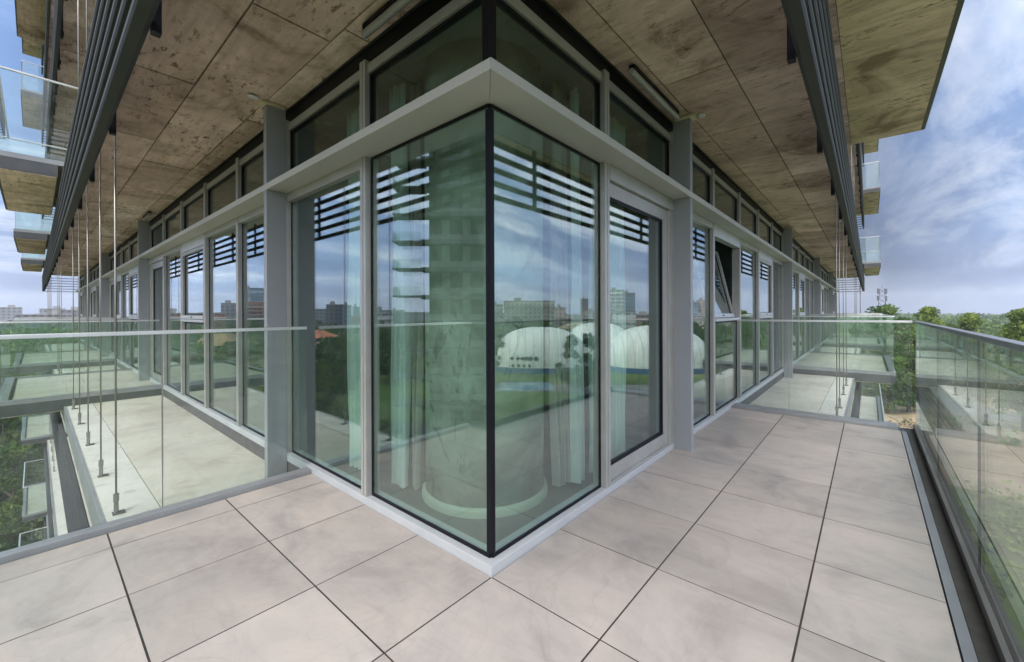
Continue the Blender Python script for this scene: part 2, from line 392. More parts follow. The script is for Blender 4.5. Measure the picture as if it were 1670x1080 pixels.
# facade on our own floor
bays = [0.0] + [1.16 + 1.287 * i for i in range(0, 21)]
FINS = [1.16 + 1.287 + 6.43 * i for i in range(4)]
def near_fin(s): return any(abs(s - f) < .2 for f in FINS)
def frame_box(side, s0, s1, z0, z1, t, d0, d1, b=None):
    b = b or FB(side); b.fbox(s0, s0 + t, d0, d1, z0, z1); b.fbox(s1 - t, s1, d0, d1, z0, z1)
    b.fbox(s0 + t, s1 - t, d0, d1, z0, z0 + t); b.fbox(s0 + t, s1 - t, d0, d1, z1 - t, z1); return b
def pane(side, s0, s1, z0, z1, parent, m=G_FAC, d=-.045, name='glass_pane'):
    b = FB(side); b.fbox(s0, s1, d - .008, d, z0, z1); return b.build(name, m, parent)
for side in 'RL':
    # sill, upstand, top frame, black head
    b = FB(side); c0 = 0 if side == 'R' else .0005
    if side == 'R': b.prism([(0, 0), (LEN, 0), (LEN, .12), (.12, .12)], -.015, .048)
    else: b.prism([(0, 0), (0, LEN), (.12, LEN), (.12, .12)], -.015, .048)
    part(b, 'sill', ALU_L, bevel=.002)
    b = FB(side); b.fbox(.02, LEN, -.10, -.006, -.139, -.017); part(b, 'upstand', KDARK)
    b = FB(side)
    if side == 'R': b.prism([(.02, .02), (LEN, .02), (LEN, .09), (.09, .09)], 2.815, 2.875)
    else: b.prism([(.02, .02), (.02, LEN), (.09, LEN), (.09, .09)], 2.815, 2.875)
    part(b, 'head_frame', ALU)
    b = FB(side)
    if side == 'R': b.prism([(.04, .04), (LEN, .04), (LEN, .10), (.10, .10)], 2.876, 3.0)
    else: b.prism([(.04, .04), (.04, LEN), (.10, LEN), (.10, .10)], 2.876, 3.0)
    part(b, 'head_gap', BLACK)
    # the sun ledge, mitred at the corner
    b = FB(side); e = .0008
    if side == 'R': b.prism([(-.155 + e, -.155), (LEN, -.155), (LEN, .06), (.06 + e, .06)], 2.27, 2.32)
    else: b.prism([(-.155, -.155 + e), (-.155, LEN), (.06, LEN), (.06, .06 + e)], 2.27, 2.32)
    part(b, 'sun_ledge', LEDGE, bevel=.0015)
    for i in range(len(bays)):
        s = bays[i]
        if i == 0: continue
        fin = near_fin(s)
        b = FB(side)
        if fin:
            b.fbox(s - .035, s + .03, .0, .152, -.139, 2.269); b.fbox(s - .035, s + .03, .0, .152, 2.321, 2.975)
            o = part(b, 'fin', ALU_D, bevel=.002)
            q = FB(side); q.fbox(s - .06, s + .05, .02, .19, 2.976, 2.996); q.build('packer', mat('packing_foam', (.62, .55, .40), .9), o)
            b = FB(side)
        b.fbox(s - .033, s - .004, -.10, -.001, .049, 2.269); b.fbox(s + .004, s + .033, -.10, -.001, .049, 2.269); b.fbox(s - .004, s + .004, -.10, -.012, .049, 2.269)
        b.fbox(s - .033, s - .004, -.10, -.001, 2.321, 2.90); b.fbox(s + .004, s + .033, -.10, -.001, 2.321, 2.90); b.fbox(s - .004, s + .004, -.10, -.012, 2.321, 2.90)
        part(b, 'mullion', ALU, bevel=.0015)
    for i in range(len(bays) - 1):
        s0 = bays[i] + .034 if i else .066; s1 = bays[i + 1] - .034
        j = i  # bay number
        kind = {'R': {1: 'door', 3: 'open', 5: 'sash'}, 'L': {4: 'sash', 6: 'door'}}[side].get(j)
        if kind is None and j > 6: kind = {0: 'fixed', 1: 'sash', 2: 'fixed', 3: 'sash', 4: 'door'}[(j - 7) % 5] if side == 'L' else {0: 'sash', 1: 'fixed', 2: 'sash', 3: 'fixed', 4: 'fixed'}[(j - 7) % 5]
        # transom window above the ledge
        wn_ = FB(side); frame_box(side, s0, s1, 2.322, 2.814, .018, -.07, -.035, wn_)
        wo = part(wn_, 'window', BLACK); pane(side, s0 + .019, s1 - .019, 2.341, 2.795, wo, G_UP)
        # lower bay
        if kind is None or kind == 'fixed':
            f = FB(side); t = .017 if j == 0 else .016
            if j == 0:
                s0 = .052; f.fbox(s0, s1, -.053, -.040, .05, .05 + t); f.fbox(s0, s1, -.053, -.040, 2.268 - t, 2.268); f.fbox(s1 - t, s1, -.053, -.040, .05 + t, 2.268 - t)
            else: frame_box(side, s0, s1, .05, 2.268, t, -.053, -.040, f)
            wo = part(f, 'window', BLACK); pane(side, s0 + .02 if j else .0645, s1 - .02, .07, 2.25, wo, G_FAC, -.0435)
            if j > 0:
                f = FB(side); f.fbox(s0, s1, -.052, -.006, 2.20, 2.268); f.build('head_panel', ALU, wo)
        elif kind in ('sash', 'open'):
            f = FB(side); frame_box(side, s0, s1, .05, 1.128, .022, -.053, -.040, f)
            wo = part(f, 'window', BLACK); pane(side, s0 + .02, s1 - .02, .07, 1.11, wo, G_FAC, -.0435)
            f = FB(side); f.fbox(s0, s1, -.09, .006, 1.13, 1.165); f.build('transom', ALU_L, wo, bevel=.002); f = FB(side); f.fbox(s0, s1, -.09, -.003, 2.13, 2.268); f.build('head_panel', ALU_L, wo, bevel=.002)
            hx = (0, 0, 0)
            sa = FB(side); frame_box(side, s0 + .004, s1 - .004, 0, .955, .045, -.06, -.004, sa)
            so = sa.build('sash', ALU_L if False else ALU, wo, bevel=.002); so.location = (0, 0, 1.17)
            br = FB(side); br.fbox(s0 + .03, s1 - .03, -.004, .004, .004, .05); br.build('sash_rail', ALU_L, so)
            hn = FB(side); hn.fbox((s0 + s1) / 2 - .03, (s0 + s1) / 2 + .03, .004, .010, .018, .034); hn.build('vent_slot', BLACK, so)
            gk = FB(side); frame_box(side, s0 + .049, s1 - .049, .045, .91, .012, -.05, -.03, gk); gk.build('gasket', BLACK, so)
            pane(side, s0 + .05, s1 - .05, .046, .909, so, G_FAC, -.035)
            if kind == 'open':
                so.location = (0, .06, 1.17); so.rotation_euler = (R(-13), 0, 0)
        elif kind == 'door':
            f = FB(side); f.fbox(s0, s1, -.10, -.008, .05, .062); f.fbox(s0, s1, -.10, .004, 2.165, 2.268)
            f.fbox(s1 - .085, s1, -.10, -.012, .062, 2.165); f.fbox(s0, s0 + .012, -.10, -.012, .062, 2.165)
            wo = part(f, 'door', ALU, bevel=.0015)
            f = FB(side); a0, a1 = s0 + .014, s1 - .088
            f.fbox(a0, a0 + .012, -.09, -.024, .064, 2.16); f.fbox(a1 - .10, a1, -.09, -.024, .064, 2.16); f.fbox(a0 + .012, a1 - .10, -.09, -.024, .064, .165); f.fbox(a0 + .012, a1 - .10, -.09, -.024, 2.06, 2.16)
            f.build('door_leaf', ALU, wo, bevel=.0015)
            gk = FB(side); gk.fbox(a1 - .118, a1 - .101, -.06, -.03, .166, 2.059); gk.fbox(a0 + .013, a1 - .119, -.06, -.03, .166, .185); gk.fbox(a0 + .013, a1 - .119, -.06, -.03, 2.04, 2.059)
            gk.build('gasket', BLACK, wo)
            pane(side, a0 + .013, a1 - .101, .167, 2.058, wo, G_FAC, -.04)
# black silicone joint at the glass corner
b = MB(); b.prism([(.034, .034), (.064, .034), (.064, .050), (.050, .050), (.050, .064), (.034, .064)], .0805, 2.237); part(b, 'corner_post', BLACK)
b = MB(); b.prism([(.032, .032), (.0655, .032), (.0655, .052), (.052, .052), (.052, .0655), (.032, .0655)], 2.321, 2.90); part(b, 'corner_post', BLACK)
# curtain walls of the other floors
for k in range(-4, 6):
    if k == 0: continue
    z = k * H
    b = MB(); b.prism([(.09, .09), (LEN, .09), (LEN, .12), (.12, .12), (.12, LEN), (.09, LEN)], z - .13, z + 3.0); o = part(b, 'curtain_wall', mat('dark_glazing', (.05, .075, .075), .06, 0, .1))
    b = MB()
    for s in bays[1:]:
        b.box(s - .03, s + .03, .0, .088, z - .13, z + 3.0); b.box(.0, .088, s - .03, s + .03, z - .13, z + 3.0)
    b.box(.0, LEN, -.15, .088, z + 2.27, z + 2.32); b.box(-.15, .088, .09, LEN, z + 2.27, z + 2.32)
    b.build('mullion_grid', ALU, o)
# far end walls and the two hidden sides
b = MB(); b.box(LEN, LEN + .25, -.05, LEN, GZ, 6 * H); b.box(-.05, LEN - .01, LEN, LEN + .25, GZ, 6 * H); part(b, 'end_wall', mat('render_grey', (.30, .30, .30), .8, 0, .15, 1))
# rooms behind the glass
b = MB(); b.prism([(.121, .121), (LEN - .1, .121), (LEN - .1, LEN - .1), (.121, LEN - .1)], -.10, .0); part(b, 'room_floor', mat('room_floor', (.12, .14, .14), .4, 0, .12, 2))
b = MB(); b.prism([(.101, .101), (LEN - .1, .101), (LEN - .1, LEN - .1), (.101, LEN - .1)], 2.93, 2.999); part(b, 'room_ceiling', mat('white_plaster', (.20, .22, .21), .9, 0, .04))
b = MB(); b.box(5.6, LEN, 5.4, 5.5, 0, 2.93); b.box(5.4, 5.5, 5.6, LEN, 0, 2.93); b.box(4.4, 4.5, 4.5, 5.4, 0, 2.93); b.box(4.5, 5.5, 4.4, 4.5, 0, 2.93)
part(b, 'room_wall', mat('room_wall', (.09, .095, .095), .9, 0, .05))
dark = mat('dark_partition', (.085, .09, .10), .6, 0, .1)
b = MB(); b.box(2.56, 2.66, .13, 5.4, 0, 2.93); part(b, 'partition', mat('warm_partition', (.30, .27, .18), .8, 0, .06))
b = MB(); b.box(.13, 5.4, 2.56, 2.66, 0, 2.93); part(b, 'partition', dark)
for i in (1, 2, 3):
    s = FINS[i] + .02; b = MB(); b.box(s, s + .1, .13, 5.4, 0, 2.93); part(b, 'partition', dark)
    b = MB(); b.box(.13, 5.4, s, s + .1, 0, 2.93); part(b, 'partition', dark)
# round concrete column in the corner room
b = MB(); cx_, cy_ = .685, .715; n = 72
b.tube((cx_, cy_, 0), (cx_, cy_, 2.93), .415, .415, n); o = part(b, 'column', COLM, smooth=False)
for p in o.data.polygons: p.use_smooth = len(p.vertices) == 4
b = MB(); v = []
prof = [(.417, .055), (.432, .052), (.440, .035), (.442, 0)]
for r_, z_ in prof: v += [(cx_ + r_ * math.cos(6.28318 * i / n), cy_ + r_ * math.sin(6.28318 * i / n), z_ + .001) for i in range(n)]
b.poly(v, [(k2 * n + (i + 1) % n, k2 * n + i, (k2 + 1) * n + i, (k2 + 1) * n + (i + 1) % n) for k2 in range(3) for i in range(n)]); b.build('column_collar', mat('plaster_collar', (.44, .45, .38), .7, 0, .06, 4), o, smooth=True)

# ------------------------------------------------------------------ balconies (parts of the building) and their glass balustrades
def balcony(side, s0, s1, k, dout=1.72):
    z = k * H
    b = FB(side); b.fbox(s0, s1, .0 if k != 1 else 1.19, dout + .03, z - .19, z - .03); o = part(b, 'balcony', EDGE)
    b = FB(side); b.fbox(s0 + .02, s1 - .02, .03 if k != 1 else 1.2, dout, z - .205, z - .191)
    b.build('balcony_soffit', SOFFIT, o)
    b = FB(side); b.fbox(s0 + .08, s1 - .08, -.0, .815, z - .029, z); b.fbox(s0 + .08, s1 - .08, .82, dout - .1, z - .029, z); b.build('balcony_floor', SCREED, o)
    b = FB(side); b.fbox(s0, s0 + .078, -.0, dout + .03, z - .029, z + .035); b.fbox(s1 - .078, s1, .0, dout + .03, z - .029, z + .035); b.fbox(s0 + .079, s1 - .079, dout - .06, dout + .03, z - .029, z + .035)
    b.build('kerb', KERB, o)
RH = 1.13
def glass_wall(th, side, a, b_, z, horiz, fixed, seams, cap=.016, capm=CAPM, top=RH, joint=0):
    """one straight balustrade run. horiz 's': runs along the facade at d=fixed; 'd': runs outward at s=fixed"""
    edges = [a] + seams + [b_]
    for i in range(len(edges) - 1):
        f = FB(side); u0, u1 = edges[i] + .004, edges[i + 1] - .004
        if horiz == 's': f.fbox(u0, u1, fixed - .006, fixed + .006, z + .005, z + top - .012)
        else: f.fbox(fixed - .006, fixed + .006, u0, u1, z + .005, z + top - .012)
        f.build('glass_panel', G_RAIL, th)
        if i and joint:
            f = FB(side); u = edges[i]
            if horiz == 's': f.fbox(u - .0025, u + .0025, fixed - .005, fixed + .005, z + .006, z + top - .014)
            else: f.fbox(fixed - .005, fixed + .005, u - .0025, u + .0025, z + .006, z + top - .014)
            f.build('panel_joint', BLACK if joint == 2 else STEEL, th)
    f = FB(side)
    if horiz == 's': f.fbox(a, b_, fixed - cap, fixed + cap, z + top - .011, z + top + .012)
    else: f.fbox(fixed - cap, fixed + cap, a, b_, z + top - .011, z + top + .012)
    f.build('handrail', capm, th, bevel=.003)
def clear_seams(a, b_, step=1.45):
    n = max(1, round((b_ - a) / step)); return [a + (b_ - a) * i / n for i in range(1, n)]
def balustrade(side, s0, s1, k, label, dout=1.72):
    z = k * H; th = empty('glass_balustrade', (0, 0, z)); tag(th, label, 'balustrade', 'glass balustrades of the balconies')
    def inv(o):
        pass
    glass_wall(th, side, .02, dout, 0, 'd', s0 + .03, [.9])
    glass_wall(th, side, .02, dout, 0, 'd', s1 - .03, [.9])
    glass_wall(th, side, s0 + .03, s1 - .03, 0, 's', dout, clear_seams(s0, s1))
    return th
word = {'R': 'right', 'L': 'left'}
B = [('R', 9.65, 13.9, 0, 'glass balustrade round the next balcony level with the terrace, right facade'),
     ('R', 18.7, 23.6, 0, 'glass balustrade of the second balcony along the right facade, level with the terrace'),
     ('R', 22.5, 28.2, 1, 'glass balustrade of the balcony one floor up, seen against sky at the right'),
     ('R', 22.9, 28.4, 3, 'glass balustrade on the topmost visible balcony beyond the right louver'),
     ('R', 22.9, 28.4, 2, 'glass balustrade on the balcony two floors up at the far right end'),
     ('R', 14.0, 27.8, -1, 'glass balustrade one floor below behind the end kerb of the right terrace'),
     ('L', 7.75, 11.1, 0, 'glass balustrade round the next balcony behind the row of rods, left facade'),
     ('L', 14.1, 18.6, 0, 'glass balustrade of the second balcony along the left facade, level with the terrace'),
     ('L', 7.2, 10.6, 1, 'large glass balustrade one floor up at the left edge of the view'),
     ('L', 14.8, 18.6, 1, 'glass balustrade of the middle one of three balconies under the left sky'),
     ('L', 22.9, 27.0, 1, 'glass balustrade of the smallest far balcony under the left sky'),
     ('L', 14.8, 18.6, 3, 'glass balustrade three floors up over the large dark soffit at top left'),
     ('L', 23.7, 28.0, 3, 'glass balustrade three floors up with sky behind it at top left'),
     ('L', 23.7, 28.0, 4, 'glass balustrade on the highest balcony at top left'),
     ('L', 22.0, 27.0, -1, 'glass balustrade one floor below, farthest of the lower balconies at the left'),
     ('L', 23.7, 28.0, -2, 'glass balustrade two floors below hanging over the trees at the left'),
     ('L', 14.2, 18.6, -2, 'glass balustrade two floors below, nearest of the lower ones at the left')]
for side, s0, s1, k, lab in B: balcony(side, s0, s1, k); balustrade(side, s0, s1, k, lab)
# the terrace of the floor above, over the right part of ours
b = MB(); b.box(-1.0, 4.70, -1.80, -1.20, H - .20, H - .04); o = part(b, 'balcony', EDGE)
b = MB(); b.box(-.98, 1.4, -1.765, -1.205, H - .213, H - .201, .62); b.box(1.41, 4.67, -1.765, -1.205, H - .213, H - .201, .72); b.build('balcony_soffit', SOFFIT, o)
th = empty('glass_balustrade', (0, 0, H)); tag(th, 'glass balustrade of the terrace above, over the stained concrete soffit at top right', 'balustrade', 'glass balustrades of the balconies')
glass_wall(th, 'R', -1.0, 4.66, 0, 's', 1.74, [.5, 1.9, 3.3])

# balustrades of our own terrace
th = empty('glass_balustrade', (1.5, YE, 0)); tag(th, 'long glass balustrade with dark wide handrail along the right edge of the terrace', 'balustrade', 'glass balustrades of the terrace')
def shift(th, objs): 
    for o in objs: o.location = Vector(o.location) - Vector(th.location)
glass_wall(th, 'R', -1.73, 4.71, 0, 's', 1.73, [-.05, 1.415, 2.9], joint=2, cap=.022, capm=mat('handrail_dark', (.25, .255, .265), .35, .5, .08))
f = MB(); f.box(-1.7, 4.7, -1.723, -1.703, -.02, .045); f.box(-1.7, 4.7, -1.760, -1.738, -.02, .045); f.build('base_rail', mat('base_rail', (.20, .18, .165), .45, .5, .15), th)
shift(th, th.children)
th = empty('glass_balustrade', (XE, -.9, 0)); tag(th, 'short glass balustrade closing the far right end of the terrace', 'balustrade', 'glass balustrades of the terrace')
glass_wall(th, 'R', .03, 1.70, 0, 'd', 4.70, [.60], joint=1); shift(th, th.children)
th = empty('glass_balustrade', (-.9, LY, 0)); tag(th, 'clear glass balustrade closing the left end of the terrace before the rods', 'balustrade', 'glass balustrades of the terrace')
glass_wall(th, 'L', .0, 1.70, 0, 'd', 2.022, [.882], joint=1); shift(th, th.children)
th = empty('glass_balustrade', (-1.73, 0, 0)); tag(th, 'glass balustrade along the outer left edge of the terrace, seen in the corner glazing', 'balustrade', 'glass balustrades of the terrace')
glass_wall(th, 'L', -1.70, 2.01, 0, 's', 1.73, [-.4, .9]); shift(th, th.children)

# ------------------------------------------------------------------ steel rods between ledges
def rod(side, s, k, lab):
    th = empty('steel_rod'); x, y = (s, -1.03) if side == 'R' else (-1.04, s)
    th.location = (x, y, k * H - .14); tag(th, lab, 'rod', 'vertical steel rods at the ledge edge')
    b = MB(); b.tube((0, 0, .02), (0, 0, 3.12), .0058, n=8); b.build('rod', STEEL, th, smooth=True)
    b = MB(); b.tube((0, 0, .0), (0, 0, .075), .0135, n=10); b.tube((0, 0, .085), (0, 0, .14), .016, n=10); b.tube((0, 0, .075), (0, 0, .085), .009, n=8); b.build('turnbuckle', STEEL, th, smooth=False)
    b = MB(); b.box(-.02, .045, -.03, .03, 0, .008); b.build('foot_plate', mat('foot_plate', (.12, .11, .10), .6, .5), th)
nm = ['nearest', 'second nearest', 'third nearest', 'fourth nearest', 'farthest']
for i, s in enumerate([2.607, 3.61, 4.89, 6.16]): rod('L', s, 0, f'{nm[i]} of the steel rods standing on the ledge beyond the left balustrade')
rod('L', 7.42, 0, 'steel rod on the left ledge just before the next balcony')
for i, s in enumerate([5.45, 6.12, 7.34, 8.46]): rod('R', s, 0, f'{nm[i]} of the steel rods on the ledge past the right end balustrade')
for q, s in zip(nm, (11.6, 12.7, 13.6)): rod('L', s, 0, q + ' steel rod on the left ledge between the first and second balcony')
for q, s in zip(nm, (14.6, 15.9, 17.2)): rod('R', s, 0, q + ' steel rod on the right ledge between the first and second balcony')
for q, s in zip(nm, (19.6, 21, 22.4, 24, 25.5)): rod('L', s, 0, q + ' of the distant steel rods near the far end of the left facade')
for q, s in zip(nm, (24.4, 25.4, 26.4)): rod('R', s, 0, q + ' of the distant steel rods near the far end of the right facade')
for q, s in zip(nm, (4.89, 6.16)): rod('L', s, 1, q + ' steel rod of the floor above seen outside the left louver')
for q, s in zip(nm, (12, 13.2, 14.4)): rod('R', s, 1, q + ' steel rod of the floor above seen beside the right louver')
for q, s in zip(nm, (17.2, 18.6, 20, 21.4, 22.8)): rod('L', s, -1, q + ' steel rod on the ledge one floor below at lower left')

# ------------------------------------------------------------------ tubes and plates under the ceiling
def tube(side, s0, s1, d, lab):
    th = empty('tube_lamp'); tag(th, lab, 'lamp', 'tubes under the concrete ceiling')
    f = FB(side); a = f.pt(s0, d, 2.935); c = f.pt(s1, d, 2.935); f.tube(a, c, .023, n=20); f.build('housing', mat('tube_grey', (.34, .34, .35), .35, .3), th, smooth=False)
    f = FB(side); f.fbox(s0 + .01, s1 - .01, d - .02, d + .02, 2.956, 2.984); f.build('mount', BLACK, th)
    f = FB(side)
    for e_ in (s0, s1):
        u = f.pt(e_ - .006, d, 2.935); v = f.pt(e_ + .006, d, 2.935); f.tube(u, v, .016, n=14)
    f.build('end_cap', ALU, th)
tube('R', 1.33, 2.25, .095, 'grey tube lamp under the concrete ceiling above the right glass door')
tube('L', .10, .96, .095, 'grey tube lamp under the concrete ceiling left of the glass corner')
tube('L', 7.9, 8.5, .12, 'small distant tube lamp under the ceiling by the left facade fin')
for x, y, lab in [(2.46, -.235, 'pale oval cover plate on the ceiling beside the right fin'), (-.255, 2.38, 'pale oval cover plate on the ceiling beside the left fin')]:
    b = MB(); b.tube((0, 0, 0), (0, 0, -.008), .042, .036, 24); o = b.build('cover_plate', mat('cover_plate', (.66, .68, .70), .4), loc=(x, y, 2.984)); tag(o, lab, 'cover plate'); o.scale = (1, .7, 1)

# ------------------------------------------------------------------ curtains and a wall lamp indoors
def cloth(name, col, tr):
    m = bpy.data.materials.new(name); t, b = nodes_of(m); b.inputs['Base Color'].default_value = (*col, 1); b.inputs['Roughness'].default_value = .9
    tl = t.nodes.new('ShaderNodeBsdfTranslucent'); tl.inputs[0].default_value = (*col, 1); mx = t.nodes.new('ShaderNodeMixShader'); mx.inputs[0].default_value = tr
    t.links.new(b.outputs[0], mx.inputs[1]); t.links.new(tl.outputs[0], mx.inputs[2]); t.links.new(mx.outputs[0], t.nodes['Material Output'].inputs[0]); return m
SHEER = cloth('sheer_white', (.93, .95, .95), .35); LINEN = cloth('grey_linen', (.50, .43, .41), .2)
def curtain(side, s0, s1, d, m, lab, z0=.02, z1=2.86, sway=.0, folds=7, flare=1.15):
    nz, ns = 26, folds * 10; v = []; ph = random.uniform(0, 6)
    for iz in range(nz + 1):
        t = iz / nz; z = z1 + (z0 - z1) * t
        for i in range(ns + 1):
            u = i / ns; amp = .022 + .016 * t + .012 * math.sin(4 * t + 3 * u + ph)
            s = (s0 + s1) / 2 + (u - .5) * (s1 - s0) * (1 + (flare - 1) * math.sin(t * 2.6)) + sway * t * t + .012 * math.sin(7 * t + 9 * u)
            dd = -d + amp * math.sin(2 * math.pi * folds * u + .6 * math.sin(3 * t + ph)) + .008 * math.sin(23 * u + 5 * t)
            v.append((s, -dd, z) if side == 'R' else (-dd, s, z))
    f = [(a * (ns + 1) + i, a * (ns + 1) + i + 1, (a + 1) * (ns + 1) + i + 1, (a + 1) * (ns + 1) + i) for a in range(nz) for i in range(ns)]
    b = MB(); b.poly(v, f); o = b.build('curtain', m, smooth=True)
    tag(o, lab, 'curtain'); return o
curtain('L', 1.11, 1.25, .30, SHEER, 'white sheer curtain left of the concrete column behind the left corner glass')
curtain('L', 1.02, 1.09, .36, LINEN, 'narrow brown drape touching the concrete column behind the left corner glass', folds=3)
curtain('L', 1.52, 1.86, .28, SHEER, 'white sheer curtain behind the second pane left of the corner', sway=-.05)
curtain('R', .96, 1.13, .33, LINEN, 'brown linen drape right of the concrete column behind the right corner glass', folds=5, sway=.03)
curtain('R', 1.12, 1.22, .26, SHEER, 'thin white curtain strip beside the brown drape behind the right corner glass', folds=3)
curtain('R', 1.42, 1.98, .27, SHEER, 'pale blue-white curtain behind the glass door', folds=9, sway=-.06, flare=1.0)
b = MB(); b.box(2.40, 2.555, .30, 1.3, .0, 1.22); o = b.build('cabinet', dark); tag(o, 'dark cabinet against the partition seen through the glass door', 'cabinet')
b = MB(); b.box(2.39, 2.399, .34, .78, .05, 1.15); b.box(2.39, 2.399, .80, 1.26, .05, 1.15); b.build('cabinet_door', mat('dark_front', (.11, .115, .13), .4, 0, .05), o)
th = empty('wall_lamp', (2.555, .62, 1.62)); tag(th, 'small warm wall lamp glowing above the dark cabinet inside', 'lamp')
em = bpy.data.materials.new('lamp_glow'); em.use_nodes = True; em.node_tree.nodes['Principled BSDF'].inputs['Emission Color'].default_value = (1, .72, .32, 1); em.node_tree.nodes['Principled BSDF'].inputs['Emission Strength'].default_value = 2.2
b = MB(); b.tube((-.06, 0, -.06), (-.06, 0, .06), .035, .035, 16); b.build('lamp_shade', em, th, smooth=False)
b = MB(); b.box(-.03, 0, -.03, .03, -.05, .05); b.build('lamp_base', ALU, th)
#SURROUNDINGS
# ------------------------------------------------------------------ trees
def leafmat(name, stops, tr=.25):
    m = bpy.data.materials.new(name); t, b = nodes_of(m); c = ramp(t, attr(t), stops)
    t.links.new(c, b.inputs['Base Color']); b.inputs['Roughness'].default_value = .7; b.inputs['Specular IOR Level'].default_value = .15
    tl = t.nodes.new('ShaderNodeBsdfTranslucent'); t.links.new(c, tl.inputs[0]); mx = t.nodes.new('ShaderNodeMixShader'); mx.inputs[0].default_value = tr
    t.links.new(b.outputs[0], mx.inputs[1]); t.links.new(tl.outputs[0], mx.inputs[2]); t.links.new(mx.outputs[0], t.nodes['Material Output'].inputs[0]); return m
LEAF = {'green': leafmat('leaf_green', [(0, (.035, .075, .018)), (.5, (.09, .15, .035)), (1, (.17, .24, .065))]),
        'light': leafmat('leaf_light', [(0, (.07, .11, .022)), (.5, (.17, .235, .05)), (1, (.30, .36, .10))]),
        'dark': leafmat('leaf_dark', [(0, (.030, .065, .022)), (.5, (.06, .115, .038)), (1, (.11, .17, .06))]),
        'pink': leafmat('leaf_pink', [(0, (.16, .09, .08)), (1, (.32, .20, .17))])}
BARK = mat('bark', (.13, .10, .075), .95, 0, .3, 4, .4, 10)
def quads(centers, size, normals=None, asp=1.5):
    """leaf-sized quads, randomly turned"""
    n = len(centers); a = rng.normal(size=(n, 3)); a /= np.linalg.norm(a, axis=1)[:, None]
    b = rng.normal(size=(n, 3)); b -= (b * a).sum(1)[:, None] * a; b /= np.linalg.norm(b, axis=1)[:, None]
    s = (size * rng.uniform(.6, 1.3, n))[:, None] if np.isscalar(size) else (size * rng.uniform(.6, 1.3, n))[:, None]
    v = np.stack([centers - a * s * asp * .5, centers + b * s * .5, centers + a * s * asp * .5, centers - b * s * .5], 1).reshape(-1, 3)
    return v
def quadmesh(name, v, rnd, m):
    n = len(v) // 4; me = bpy.data.meshes.new(name); me.vertices.add(len(v)); me.vertices.foreach_set('co', v.astype(np.float32).ravel())
    me.loops.add(n * 4); me.loops.foreach_set('vertex_index', np.arange(n * 4, dtype=np.int32)); me.polygons.add(n)
    me.polygons.foreach_set('loop_start', np.arange(0, n * 4, 4, dtype=np.int32)); me.polygons.foreach_set('loop_total', np.full(n, 4, dtype=np.int32))
    me.update(calc_edges=True); a = me.attributes.new('rnd', 'FLOAT', 'FACE'); a.data.foreach_set('value', np.clip(rnd, 0, 1).astype(np.float32)); me.materials.append(m); return me
def crown_points(nl, n, rx, z0, z1, shape):
    pts = []; tone = []
    for _ in range(nl):
        u = random.random(); z = z0 + (z1 - z0) * u
        if shape == 'round': rr = rx * math.sin(math.pi * (.12 + .82 * u)) ** .7
        elif shape == 'tall': rr = rx * (1 - u) ** .55 * (.35 + .65 * min(1, u * 5))
        else: rr = rx * (.5 + .5 * u)
        t = random.uniform(0, 6.283); q = rr * random.uniform(.3, 1.12); br = rx * random.uniform(.13, .33)
        c = np.array([q * math.cos(t), q * math.sin(t), z]); k = n // nl
        d = rng.normal(size=(k, 3)); d /= np.linalg.norm(d, axis=1)[:, None]; d *= (rng.uniform(.25, 1, k) ** .5)[:, None] * br; d[:, 2] *= .8
        pts.append(c + d); tn = random.uniform(.02, .98); tone.append(np.full(k, tn) + rng.normal(0, .13, k))
    return np.concatenate(pts), np.concatenate(tone)
def tree(h, rx, kind, shape, label, loc, group='trees on the ground below the building', n=5200, leaf=.34, base=.28, name='tree', nl=46, cat='tree'):
    th = empty(name, loc, random.uniform(0, 6.28)); tag(th, label, cat, group)
    b = MB(); pr = .022 * h; b.tube((0, 0, -.3), (.1, 0, h * .45), pr, pr * .65, 9); b.tube((.1, 0, h * .44), (0, .1, h * .85), pr * .65, pr * .2, 8)
    for i in range(9):
        t = i * 2.4; z = h * (base + .06 * i); b.tube((.05, 0, z), (rx * .62 * math.cos(t), rx * .62 * math.sin(t), z + h * .14), pr * .38, pr * .1, 6)
    b.build('trunk', BARK, th)
    p, tn = crown_points(nl, n, rx, h * base, h * .93, shape)
    me = quadmesh('crown', quads(p, leaf), tn, LEAF[kind]); o = bpy.data.objects.new('crown', me); COL.objects.link(o); o.parent = th
    return th
def copytree(src, loc, s, label, group=None):
    r = src.copy(); COL.objects.link(r); r.location = loc; r.scale = (s * random.uniform(.88, 1.12), s * random.uniform(.88, 1.12), s); r.rotation_euler = (0, 0, random.uniform(0, 6.28)); r['label'] = label
    if group: r['group'] = group
    for c in src.children: q = c.copy(); COL.objects.link(q); q.parent = r
    return r
def at(bear, dist): return (CAM.x + dist * math.cos(R(bear)), CAM.y + dist * math.sin(R(bear)), GZ)
T1 = tree(18.5, 4.6, 'light', 'tall', 'tall light green tree rising over the horizon behind the right terrace corner', at(-4.3, 108), n=14000, leaf=.26, base=.14, nl=90)
T2 = tree(14, 4.4, 'green', 'round', 'bushy green tree at the foot of the tall one by the right terrace corner', at(-3.0, 96), n=13000, leaf=.26, base=.10, nl=80)
T3 = tree(13, 4.8, 'dark', 'round', 'dark dense tree beside the domes on the lawn', at(-29.6, 88), base=.1)
T4 = tree(17.5, 3.4, 'light', 'tall', 'slender light green tree above the right handrail', at(-7.1, 112), base=.12, n=12000, leaf=.26, nl=80)
TP = tree(5.2, 2.3, 'pink', 'vase', 'small sparse reddish tree on the dry ground right of the terrace corner', at(-2.3, 63), n=900, leaf=.13, base=.42, nl=30)
R_ = 'trees standing beyond the right balustrade'
